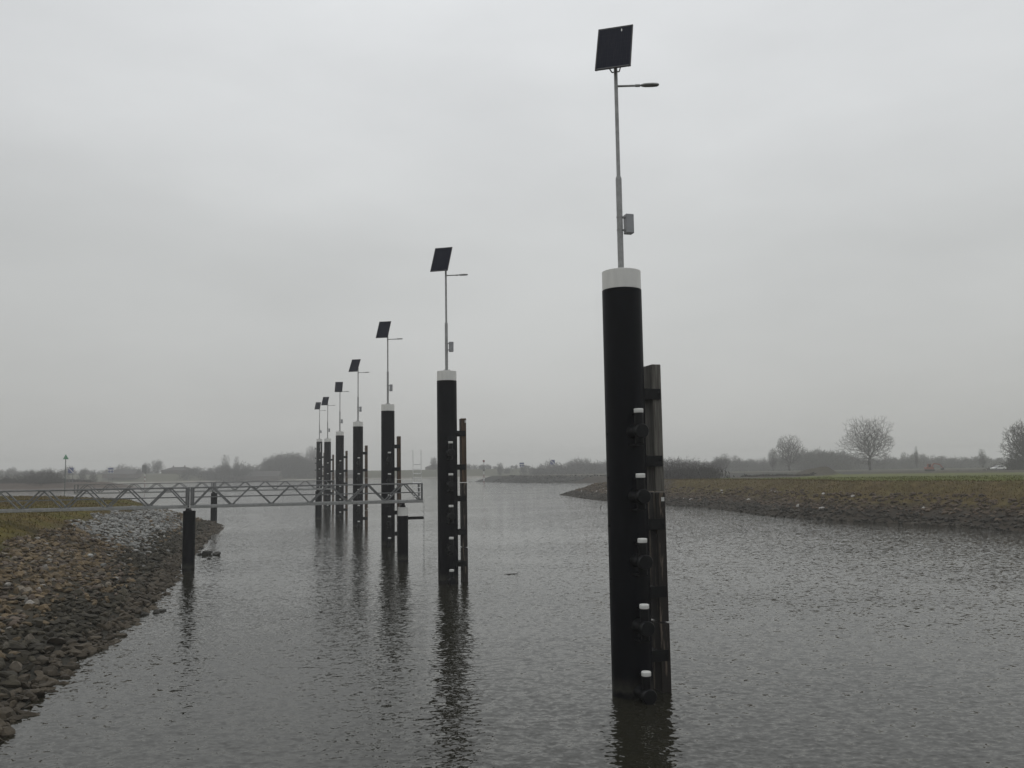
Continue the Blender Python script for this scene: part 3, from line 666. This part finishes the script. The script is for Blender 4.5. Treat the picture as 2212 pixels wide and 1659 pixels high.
# ------------------------------------------------------------------ trees
def tree_segments(seed, h, w, n=900, base=.18, fork=.22, minr=.03, tw=2, bias=.30, lobes=.22, flat=1.0, tl=.045):
    """grow a bare crown: points in an uneven ellipsoid joined to the nearest, straightest limb; thickness by the pipe rule"""
    r = np.random.RandomState(seed); u = r.randn(n, 3); u /= np.linalg.norm(u, axis=1)[:, None]; rad = r.rand(n)**.42
    a = np.arctan2(u[:, 1], u[:, 0]); ph = r.rand(6)*6.28
    lob = 1+lobes*(np.sin(3*a+ph[0]+2*u[:, 2])*.5+np.sin(5*a+ph[1]-3*u[:, 2])*.35+np.sin(4*u[:, 2]*2+ph[2])*.3)
    c = base*h+(1-base)*h*.5; q = u*(rad*lob)[:, None]*np.array([w*.5, w*.5, (1-base)*h*.5*flat]); q[:, 2] += c; q[:, 2] = np.clip(q[:, 2], base*h*.6+.2, h*1.02)
    tn = 5; nodes = [np.array([r.randn()*.006*h*k, r.randn()*.006*h*k, -.2+(fork*h+.2)*k/(tn-1)]) for k in range(tn)]; par = [-1]+list(range(tn-1)); path = list(np.linspace(0, .0, tn))
    q = q[np.argsort(np.linalg.norm(q-nodes[-1], axis=1))]
    NP = np.zeros((tn+n, 3)); NP[:tn] = nodes; PL = np.zeros(tn+n); m = tn; PL[:tn-1] = h*.12; PL[tn-2] = h*.03
    for p in q:
        d = np.linalg.norm(NP[:m]-p, axis=1); k = int(np.argmin(d+bias*PL[:m])); NP[m] = p; PL[m] = PL[k]+d[k]; par.append(k); m += 1
    # pull every joint a little towards its parent line so that limbs run smoothly
    rad_ = np.zeros(m); ch = np.zeros(m, int)
    for k in range(m-1, 0, -1):
        if ch[k] == 0: rad_[k] = minr**2.25
        rad_[par[k]] += rad_[k]; ch[par[k]] += 1
    rad_ = rad_**(1/2.25); segs = []; big = rad_ > minr*4.2
    for k in range(1, m): segs.append((NP[par[k]], NP[k], min(rad_[par[k]], rad_[k]*1.25) , rad_[k], 0 if big[k] else 3))
    for k in range(tn, m):
        if ch[k] <= 1:
            d0 = NP[k]-NP[par[k]]; d0 /= np.linalg.norm(d0)+1e-6
            for _ in range(tw):
                d = d0+r.randn(3)*.55; d[2] += .35; d /= np.linalg.norm(d); segs.append((NP[k], NP[k]+d*h*tl*(.5+r.rand()), minr*.7, minr*.35, 3))
    return segs
def seg_mesh(segs, scale_to):
    S = np.array([s[0] for s in segs]); E_ = np.array([s[1] for s in segs]); r0 = np.array([s[2] for s in segs]); r1 = np.array([s[3] for s in segs])
    k = scale_to/E_[:, 2].max() if scale_to else 1; S = S*k; E_ = E_*k
    d = E_-S; d /= np.linalg.norm(d, axis=1)[:, None]+1e-9; t = np.where(np.abs(d[:, 2:3]) < .9, [[0, 0, 1.]], [[1., 0, 0]]); x = np.cross(d, t); x /= np.linalg.norm(x, axis=1)[:, None]; y = np.cross(d, x)
    n = 4; V = []
    for P_, r in ((S, r0), (E_, r1)):
        for i in range(n):
            a = 6.2832*i/n; V.append(P_+(x*math.cos(a)+y*math.sin(a))*r[:, None])
    V = np.stack(V, 1).reshape(-1, 3); base = np.arange(len(S))[:, None, None]*2*n
    q = np.array([[i, (i+1) % n, n+(i+1) % n, n+i] for i in range(n)])[None]
    return V, (base+q).reshape(-1, 4)
TREES = {}
def tree_kind(key, seed, h, **kw):
    dark = kw.pop('dark', False); squash = kw.pop('squash', 1.0)
    segs = tree_segments(seed, h, **kw); lo = [s for s in segs if s[4] == 0]; hi = [s for s in segs if s[4] == 3]
    zmax = max(s[1][2] for s in segs)
    Vl, Fl = seg_mesh(lo, h*max(s[1][2] for s in lo)/zmax); Vh, Fh = seg_mesh(hi, h)
    for v in (Vl, Vh): v[:, :2] *= squash
    rt = bpy.data.objects.new('bare_tree', None)
    a = mesh_np('trunk', Vl, Fl, M['bark']); b = mesh_np('crown', Vh, Fh, M['twigd' if dark else 'twig']); a.parent = rt; b.parent = rt
    COL.objects.unlink(a); COL.objects.unlink(b); TREES[key] = (rt, a, b, h)
def place_tree(key, x, y, h, label, group=None, rz=0, name='bare_tree', sx=1):
    rt, a, b, h0 = TREES[key]; o = rt.copy(); o.name = name; COL.objects.link(o)
    o.location = (x, y, float(height(np.array([[x, y]]))[0])-.1); s = h/h0; o.scale = (s*sx, s*sx, s); o.rotation_euler = (0, 0, rz)
    for c in (a, b): q = c.copy(); COL.objects.link(q); q.parent = o
    return tag(o, label, 'tree', group)
tree_kind('big', 3, 24, w=21, n=3000, base=.13, fork=.24, minr=.027, tw=3, lobes=.34, bias=.42)
tree_kind('mid', 9, 18, w=15, n=1900, base=.14, fork=.20, minr=.032, tw=3, lobes=.2, bias=.5)
tree_kind('full', 14, 18, w=13, n=3200, base=.02, fork=.12, minr=.037, tw=3, dark=True, lobes=.25)
tree_kind('tall', 21, 16, w=8, n=700, base=.12, fork=.15, minr=.045, tw=3, bias=.2, lobes=.3)
tree_kind('shrub', 27, 5, w=7, n=1300, base=-.5, fork=.03, minr=.014, tw=3, dark=True, lobes=.25, tl=.09)
tree_kind('brush', 29, 5, w=7, n=1000, base=-.4, fork=.03, minr=.012, tw=3, lobes=.3, tl=.10)
tree_kind('bushy', 33, 12, w=12, n=1500, base=0.0, fork=.10, minr=.045, tw=3, lobes=.3)
def T(key, u, vtop, dist, label, group=None, rz=None, sx=1, name='bare_tree'):
    p = ray(u, vtop, y=dist); x = float(p[0]); zt = float(p[2]); z0 = float(height(np.array([[x, dist]]))[0])
    return place_tree(key, x, dist, max(1.5, zt-z0), label, group, rz if rz is not None else (u*1.7) % 6.28, name, sx)
T('big', 1873, 894, 380, 'large bare tree with a wide round crown standing alone on the right', sx=1.05, rz=.6)
T('mid', 1702, 936, 430, 'medium bare tree with a hazy crown, left of the large round one', rz=2.2)
T('mid', 1668, 965, 425, 'slim bare tree touching the left side of the medium hazy tree', sx=.5)
T('full', 2214, 900, 300, 'dense dark bare tree cut by the right edge of the picture', rz=1, sx=1.1)
T('full', 2240, 930, 310, 'dark bare tree standing half out of frame at the right edge', rz=4, sx=1.1)
T('tall', 2120, 968, 420, 'small pale bare tree rising above the right-hand hedge', sx=.9)
T('tall', 1978, 962, 430, 'thin spire-like tree behind the orange digger', sx=.35)
T('tall', 1565, 978, 400, 'small bare tree between the bushes and the medium hazy tree', sx=1.2)
T('bushy', 1551, 983, 400, 'low bare tree just left of the small one beyond the bushes', sx=.7)
T('tall', 487, 980, 590, 'taller of the two bare trees beside the far farm', sx=.75, rz=1)
T('tall', 511, 984, 595, 'shorter of the two bare trees beside the far farm', sx=.6, rz=3)
T('bushy', 340, 991, 640, 'pale bushy tree right of the far waterway board', sx=.9)
T('bushy', 316, 997, 645, 'pale tree just behind the grey waterway board', sx=.7)
for k, (u, v, d, s, l) in enumerate([(580, 985, 640, .9, 'leftmost tree of the far grove left of the mooring piles'), (600, 978, 640, 1, 'second tree of the far grove left of the mooring piles'), (618, 974, 640, 1, 'middle tree of the far grove left of the mooring piles'), (640, 974, 645, .9, 'tallest tree of the far grove left of the mooring piles'), (655, 985, 640, .8, 'rightmost tree of the far grove, beside the farthest piles')]):
    T('bushy', u, v, d, l, 'trees of the far grove', sx=s)
T('mid', 676, 960, 660, 'pale thin tree rising behind the farthest mooring piles', sx=.8)
T('bushy', 937, 985, 650, 'faint tree beside the far barn, left of the second pile', sx=.6)
T('bushy', 1080, 997, 640, 'faint round tree on the far dike left of the white waterway board', sx=.6)
T('bushy', 1131, 1001, 640, 'faint pale tree on the far dike beside the white waterway board', sx=.7)
T('tall', 17, 1012, 600, 'faint tree at the left edge beyond the brown land', sx=.8)
T('tall', 108, 1008, 610, 'faint tree above the dark bushes on the left', sx=.8)
T('tall', 178, 1012, 430, 'pale small tree between the two blue signs, the left one', sx=.9)
T('tall', 202, 1013, 440, 'pale small tree between the two blue signs, the right one', sx=.9)
# dark bushes on the brown land at left
for k, (u, v, d, s, l) in enumerate([(6, 1024, 330, 1.6, 'low dark bush at the left edge'), (45, 1017, 330, 1.5, 'smaller dark bush on the brown land, left of the large one'), (66, 1018, 335, 1.1, 'dark bush between the small and the large bush on the left'),
                                     (92, 1010, 325, 1.2, 'left half of the large dark bush on the brown land'), (107, 1009, 330, 1.35, 'large dark bush on the brown land left of the green beacon'), (121, 1017, 330, 1.1, 'dark bush just left of the green beacon')]):
    T('shrub', u, v, d, l, 'dark bushes on the brown land', sx=s*1.25, name='bush')
# bushes behind the right bank
ul = [(1420, 990, 'behind the upright timber of the nearest pile'), (1447, 987, 'second from the nearest pile'), (1472, 986, 'tallest of the row right of the nearest pile'), (1498, 990, 'fourth from the nearest pile'), (1518, 997, 'second from the right end'), (1534, 999, 'at the right end')]
for k, (u, v, l) in enumerate(ul): T('brush', u, v-5, 205+3*(k % 3), 'bare bush behind the right bank, '+l, 'bare bushes behind the right bank', sx=1.15, name='bush')
# far woods that read as one mass
_WT = []
for k in range(6):
    sg = tree_segments(100+k, 10, 6.5+k % 3*1.6, n=330, base=.02+.04*(k % 3), fork=.12, minr=.055, tw=3, lobes=.4, bias=.15, tl=.09)
    V_, F_ = seg_mesh(sg, 10); _WT.append((V_, F_))
def wood(name, pts, seed, label, mt='twig', under=.5):
    r = np.random.RandomState(seed); Vs = []; Fs = []; b = 0
    for (x, y, w_, h) in pts:
        z0 = float(height(np.array([[x, y]]))[0]); V_, F_ = _WT[r.randint(6)]; a = r.rand()*6.28; v = V_.copy(); v[:, :2] *= w_/8*(.8+.4*r.rand()); v[:, 2] *= h/10
        v[:, :2] = v[:, :2]@np.array([[math.cos(a), math.sin(a)], [-math.sin(a), math.cos(a)]]); Vs.append(v+np.array([x, y, z0-.1])); Fs.append(F_+b); b += len(v)
        # tangle of undergrowth between the stems
        n = int(60+w_*h*under*4); c = np.c_[x+r.randn(n)*w_*.4, y+r.randn(n)*w_*.4, z0+r.rand(n)**1.6*h*.55]; d = r.randn(n, 3)*.5; d[:, 2] = np.abs(d[:, 2])+.5; d *= (.5+r.rand(n))[:, None]*min(1, h/5)
        s = np.cross(d, r.randn(n, 3)); s /= np.linalg.norm(s, axis=1)[:, None]; s *= .16; q = np.stack([c-s, c+s, c+s*.3+d, c-s*.3+d], 1).reshape(-1, 3); Vs.append(q); Fs.append(np.arange(len(q)).reshape(-1, 4)+b); b += len(q)
    return tag(mesh_np(name, np.concatenate(Vs), np.concatenate(Fs), M[mt]), label, 'wood', kind='stuff')
def belt(us, y0, y1, hw, seed, top):
    r = np.random.RandomState(seed); o = []
    for u in us:
        y = y0+r.rand()*(y1-y0); p = ray(u+r.randn()*3, 1000, y=y); z0 = float(height(np.array([[p[0], y]]))[0])
        zt = ray(u, top(u)+1.5+r.randn()*4.5, y=y)[2]; h = max(3, zt-z0); o.append((float(p[0]), y, min(11, h*(.75+.4*r.rand())), h))
    return o
ip = lambda xs, ys: (lambda u: float(np.interp(u, xs, ys)))
wood('far_wood', belt(np.arange(1420, 2230, 5.5), 560, 640, 0, 51, ip([1420, 1500, 1560, 1600, 1640, 1700, 1745, 1780, 1830, 1880, 1925, 1960, 2000, 2060, 2120, 2180, 2230], [992, 990, 990, 985, 986, 984, 972, 968, 975, 988, 985, 978, 980, 984, 988, 988, 985])), 51, 'long hazy wood along the horizon on the right')
wood('far_wood', belt(np.arange(1745, 1835, 5), 500, 530, 0, 57, ip([1745, 1785, 1835], [975, 970, 980])), 57, 'darker clump of the hazy wood between the two big trees')
wood('far_wood', belt(np.arange(1150, 1320, 6), 560, 610, 0, 52, ip([1150, 1200, 1240, 1320], [1003, 998, 992, 992])), 52, 'hazy wood on the far bank left of the nearest pile')
wood('far_wood', belt(np.arange(990, 1160, 9), 650, 700, 0, 53, ip([990, 1020, 1060, 1160], [1000, 1005, 1006, 1004])), 53, 'faint line of trees on the dike between the first two piles')
wood('far_wood', belt(np.arange(-10, 330, 9), 650, 720, 0, 54, ip([-10, 60, 110, 240, 330], [1012, 1012, 1014, 1010, 1010])), 54, 'faint line of trees along the horizon at far left')
wood('far_wood', belt(np.arange(570, 690, 6), 610, 640, 0, 55, ip([570, 600, 640, 665, 690], [993, 980, 980, 988, 990])), 55, 'hazy undergrowth filling the grove left of the mooring piles')
wood('far_wood', belt(np.arange(395, 560, 8), 585, 620, 0, 56, ip([395, 440, 480, 520, 560], [1010, 1011, 1001, 1002, 1008])), 56, 'hazy shrubs around the far farmhouse')
# low hedges at the field edge, right
def hedge_pts(u0, u1, st, d, hgt, seed):
    r = np.random.RandomState(seed); o = []
    for u in np.arange(u0, u1, st):
        p = ray(u, 1010, y=d+r.randn()*3); h = hgt*(.6+.7*r.rand()); o.append((float(p[0]), float(p[1]), 1.9*h, h))
    return o
wood('hedge', hedge_pts(2040, 2230, 6, 312, 3.6, 61), 61, 'dark low hedge behind the white car at the far right', 'twigd')
wood('hedge', hedge_pts(1890, 2050, 5, 325, 2.2, 62), 62, 'low brown scrub along the field edge by the orange digger', 'twigd')
wood('hedge', hedge_pts(1530, 1760, 5, 250, .7, 63), 63, 'thin brown scrub at the far edge of the green field', 'twigd')
wood('hedge', hedge_pts(1410, 1540, 5, 212, 2.8, 64), 64, 'brownish undergrowth filling the bushes behind the right bank', 'twig', .15)
wood('hedge', hedge_pts(-20, 200, 6, 340, 1.2, 65), 65, 'low brown scrub covering the far land at left', 'twigd')
# ------------------------------------------------------------------ far buildings
def at(u, v, y): p = ray(u, v, y=y); return Vector(p)
def house(u, vtop, dist, wd, dp, wall_h, label, hip=False, chim=1, rz=0, name='farmhouse', cat='house', roof='tile', wallm='brick', nwin=4):
    p = at(u, vtop, dist); z0 = float(height(np.array([[p.x, dist]]))[0]); H = max(3.5, p.z-z0)
    rt = empty(name, (p.x, dist, z0-.1), rz, label=label, cat=cat); wh = min(wall_h, H*.5)
    wl = MB().box((0, 0, wh/2), (wd, dp, wh)).build('wall', M[wallm], rt)
    r = MB(); e = .4; hw, hd = wd/2+e, dp/2+e; ri = hw-(hd*.9 if hip else 0)
    v = [(-hw, -hd, wh+.003), (hw, -hd, wh+.003), (hw, hd, wh+.003), (-hw, hd, wh+.003), (-ri, 0, H), (ri, 0, H)]
    r.add(v, [(0, 1, 5, 4), (2, 3, 4, 5), (1, 2, 5), (3, 0, 4), (3, 2, 1, 0)]); rf = r.build('roof', M[roof], rt)
    for k in range(chim): MB().box(((-1 if k == 0 else 1)*ri*.85, 0, H+.3), (.7, .7, 1.4)).build('chimney', M['brick'], rf)
    for k in range(nwin):
        x = -wd/2+wd*(k+.5)/nwin
        wf = MB().box((x, -dp/2-.03, wh*.55), (1.1, .06, 1.3)).build('window', M['thatch'], rt); MB().box((x, -dp/2-.065, wh*.55), (.9, .02, 1.1)).build('pane', M['glass'], wf)
    return rt
house(387, 1008.5, 620, 20, 12, 3, 'grey farmhouse with a hipped roof and two chimneys on the far bank', True, 2)
house(545, 1018, 600, 38, 11, 2.6, 'long low barn right of the far farmhouse', False, 0, name='barn', cat='barn', nwin=6)
house(265, 1014, 600, 22, 12, 4, 'low broad grey barn behind the blue signs', False, 0, name='barn', cat='barn', nwin=3)
house(945, 1003, 655, 17, 10, 2.5, 'steep-roofed barn on the dike just left of the second mooring pile', True, 0, name='barn', cat='barn', nwin=3)
house(745, 1015, 610, 24, 10, 2.5, 'long barn roof showing between the fourth and fifth mooring piles', False, 0, name='barn', cat='barn', nwin=3)
# ------------------------------------------------------------------ waterway signs
def post_of(rt, x, z, r=.05, mt='grey', name='post'): return MB().tube((x, 0, -1), (x, 0, z), r, n=8).build(name, M[mt], rt)
# green triangular beacon
x, y = G(139.4, 1068); zt = at(139.4, 981, y).z; rt = empty('beacon', (x, y, 0), 0, label='green beacon with a triangular topmark on a tall thin pole', cat='beacon')
MB().tube((0, 0, -1.5), (0, 0, zt-1.4), .11, n=10).build('pole', M['dgreen'], rt); MB().lathe((0, 0, zt-1.45), [(0, 0), (.80, 0), (.80, .05), (.0, 1.45)], 4).build('topmark', M['green'], rt)
def board_sign(u, v, dist, w_, h_, label, pattern, posts=2, zbase=None):
    c = at(u, v, dist); z0 = float(height(np.array([[c.x, dist]]))[0])
    rt = empty('waterway_sign', (c.x, dist, z0), 0, label=label, cat='sign'); zc = c.z-z0
    for s in ((-1, 1) if posts == 2 else (0,)): post_of(rt, s*w_*.32, zc-h_/2+.1, .09)
    bd = MB().box((0, -.12, zc), (w_, .06, h_)).build('board', M['signw'], rt)
    if pattern == 'diag':
        f = lambda pts: MB().prism(pts, -.158, -.152, lambda a, b, c_: (a*w_*.97, c_, zc+b*h_*.97)).build('blue_field', M['blue'], bd)
        f([(-.40, .5), (.5, .5), (.5, -.40)]); f([(-.5, .40), (-.5, -.5), (.40, -.5)])
    if pattern == 'bar':
        MB().box((0, -.155, zc+h_*.30), (w_*.97, .006, h_*.34)).build('blue_field', M['blue'], bd)
        for s in (-1, 1): MB().lathe((s*w_*.25, -.151, zc-h_*.22), [(h_*.23, 0), (h_*.23, .008), (0, .008)], 16, (0, -1, 0)).build('blue_field', M['blue'], bd)
    return rt
board_sign(153.5, 1016, 330, 2.1, 2.1, 'blue square waterway sign with a white diagonal, right of the green beacon', 'diag')
board_sign(239.5, 1016, 420, 2.6, 2.6, 'blue and white waterway sign with a bar over two discs at left', 'bar')
board_sign(1127, 1004, 460, 2.4, 2.3, 'blue and white barred waterway sign on the spit between the first two piles', 'bar')
board_sign(1193.5, 998.5, 430, 2.3, 2.3, 'small blue waterway sign with a white diagonal on two posts, nearest the big pile', 'diag')
def striped_pole(rt, z0, z1, n, r=.16):
    for k in range(n):
        a = z0+(z1-z0)*k/n; b = z0+(z1-z0)*(k+1)/n
        MB().tube((0, 0, a+.002), (0, 0, b-.002), r, n=10).build('band', M['signw' if k % 2 == 0 else 'red'], rt)
d = 345; zt = at(1045, 993, d).z; x = at(1045, 1000, d).x; zg = float(height(np.array([[x, d]]))[0]); rt = empty('striped_beacon', (x, d, zg), 0, label='red and white banded pole with a round top on the spit', cat='beacon')
pl = MB().tube((0, 0, -1), (0, 0, zt-zg-.6), .06, n=8).build('pole', M['grey'], rt)
z1 = at(1045, 1018, d).z-zg; striped_pole(rt, .1, z1, 5)
MB().lathe((0, 0, zt-zg-.55), [(0, -.45), (.34, -.42), (.42, 0), (.34, .42), (0, .45)], 14).build('topmark', M['red'], rt)
MB().lathe((0, 0, z1+.35), [(0, -.3), (.35, -.28), (.35, .28), (0, .3)], 14).build('collar', M['grey'], rt)
d = 430; zt = at(313, 1005, d).z; x = at(313.5, 1010, d).x; rt = empty('waterway_board', (x, d, 0), 0, label='tall narrow grey board on a red and white banded pole, far left', cat='sign')
striped_pole(rt, -1, at(313, 1025, d).z, 7, .2); b_ = at(313, 1020, d).z
MB().box((-.35, 0, (zt+b_)/2), (2.2, .12, zt-b_)).build('board', M['grey'], rt); MB().lathe((.25, -.1, b_-.3), [(0, -.1), (.5, -.1), (.5, .1), (0, .1)], 14, (0, 1, 0)).build('disc', M['grey'], rt)
# ------------------------------------------------------------------ car
def car():
    c = at(2157, 1019, 272); z0 = float(height(np.array([[c.x, c.y]]))[0])
    rt = empty('parked_car', (c.x, c.y, z0+.12), R(8), label='white car parked at the far edge of the green field', cat='car')
    side = [(-2.1, .35), (-2.12, .62), (-1.95, .80), (-1.15, .95), (-.45, 1.40), (.75, 1.46), (1.55, 1.18), (2.02, .98), (2.1, .55), (2.0, .33)]
    b = MB(); n = len(side)
    def y_of(z): return .86 if z < 1.0 else .86-(z-1.0)*.42
    b.add([(x, -y_of(z), z) for x, z in side]+[(x, y_of(z), z) for x, z in side], [tuple(range(n))[::-1], tuple(range(n, 2*n))]+[(i, (i+1) % n, n+(i+1) % n, n+i) for i in range(n)])
    b.build('body', M['carw'], rt)
    for s in (-1, 1):
        for pts in ([(-.95, 1.0), (-.42, 1.33), (.1, 1.38), (.1, 1.0)], [(.18, 1.0), (.18, 1.38), (.72, 1.38), (1.35, 1.14), (1.3, 1.0)]):
            MB().add([(x, s*(y_of(z)+.006), z) for x, z in pts], [tuple(range(len(pts)))]).build('side_window', M['glass'], rt)
        for x in (-1.32, 1.28):
            w_ = MB().tube((x, s*.70, .31), (x, s*.88, .31), .31, n=18).build('wheel', M['tyre'], rt); MB().tube((x, s*.881, .31), (x, s*.89, .31), .18, n=14).build('rim', M['galv'], w_)
    MB().add([(-1.12, -.78, .985), (-1.12, .78, .985), (-.50, .66, 1.385), (-.50, -.66, 1.385)], [(0, 1, 2, 3)]).build('windscreen', M['glass'], rt)
    for s in (-1, 1): MB().box((-2.09, s*.6, .68), (.06, .3, .12)).build('headlight', M['alu'], rt)
car()
# ------------------------------------------------------------------ digger and skip
def digger():
    c = at(2008, 1012, 285); z0 = float(height(np.array([[c.x, c.y]]))[0])
    rt = empty('digger', (c.x, c.y, z0), 0, label='orange digger with its boom bent to the right, working behind the field', cat='digger')
    tr = MB()
    for s in (-1, 1): tr.prism([(-1.5, .35), (-1.25, .05), (1.25, .05), (1.5, .35), (1.25, .7), (-1.25, .7)], s*.9-.22, s*.9+.22, lambda a, b, c_: (a, c_, b))
    tr.build('tracks', M['darkmetal'], rt)
    MB().prism([(-1.6, .75), (1.2, .75), (1.2, 1.5), (-.2, 1.7), (-1.6, 1.6)], -1.1, 1.1, lambda a, b, c_: (a, c_, b)).build('body', M['orange'], rt)
    cb = MB().prism([(-.2, 1.0), (1.1, 1.0), (1.0, 2.75), (-.1, 2.75)], -1.13, -.15, lambda a, b, c_: (a-.9, c_, b)).build('cab', M['orange'], rt)
    MB().box((-.45, -1.14, 2.1), (.8, .02, .9)).build('cab_window', M['glass'], cb)
    bm_ = MB(); bm_.bar((.6, 0, 1.4), (1.6, 0, 2.9), .4, .5, (0, 1, 0)); bm_.bar((1.6, 0, 2.9), (3.9, 0, 2.5), .4, .46, (0, 1, 0)); bm_.bar((3.9, 0, 2.5), (5.0, 0, 1.1), .3, .4, (0, 1, 0)); bo = bm_.build('boom', M['orange'], rt)
    MB().prism([(4.7, 1.3), (5.3, 1.25), (5.2, .5), (4.5, .45), (4.3, .8)], -.45, .45, lambda a, b, c_: (a, c_, b)).build('bucket', M['darkmetal'], bo)
    rt.scale = (.85, .85, .85)
digger()
c = at(1982, 1014, 300); z0 = float(height(np.array([[c.x, c.y]]))[0]); rt = empty('skip', (c.x, c.y, z0), R(5), label='dark open skip left of the orange digger', cat='skip')
b = MB(); b.prism([(-1.1, 0), (1.0, 0), (1.35, 1.35), (-1.35, 1.35)], -.8, .8, lambda a, b_, c_: (a, c_, b_)); b.build('bin', M['navy'], rt); MB().box((0, 0, 1.38), (2.8, 1.7, .05)).build('rim', M['darkmetal'], rt)
# ------------------------------------------------------------------ haze
hz = MB().box((0, 0, 12.7), (3000, 3000, 29.4+0)).build('haze', bpy.data.materials.new('haze')); hm = hz.data.materials[0]; hm.use_nodes = True; t = hm.node_tree; t.nodes.clear()
o_ = N('ShaderNodeOutputMaterial', t); vol = N('ShaderNodeVolumePrincipled', t); vol.inputs['Color'].default_value = (.985, .988, .978, 1); vol.inputs['Density'].default_value = .0008; vol.inputs['Anisotropy'].default_value = .35
t.links.new(vol.outputs[0], o_.inputs['Volume']); tag(hz, 'thin grey winter haze over the whole river landscape', 'haze', kind='stuff')
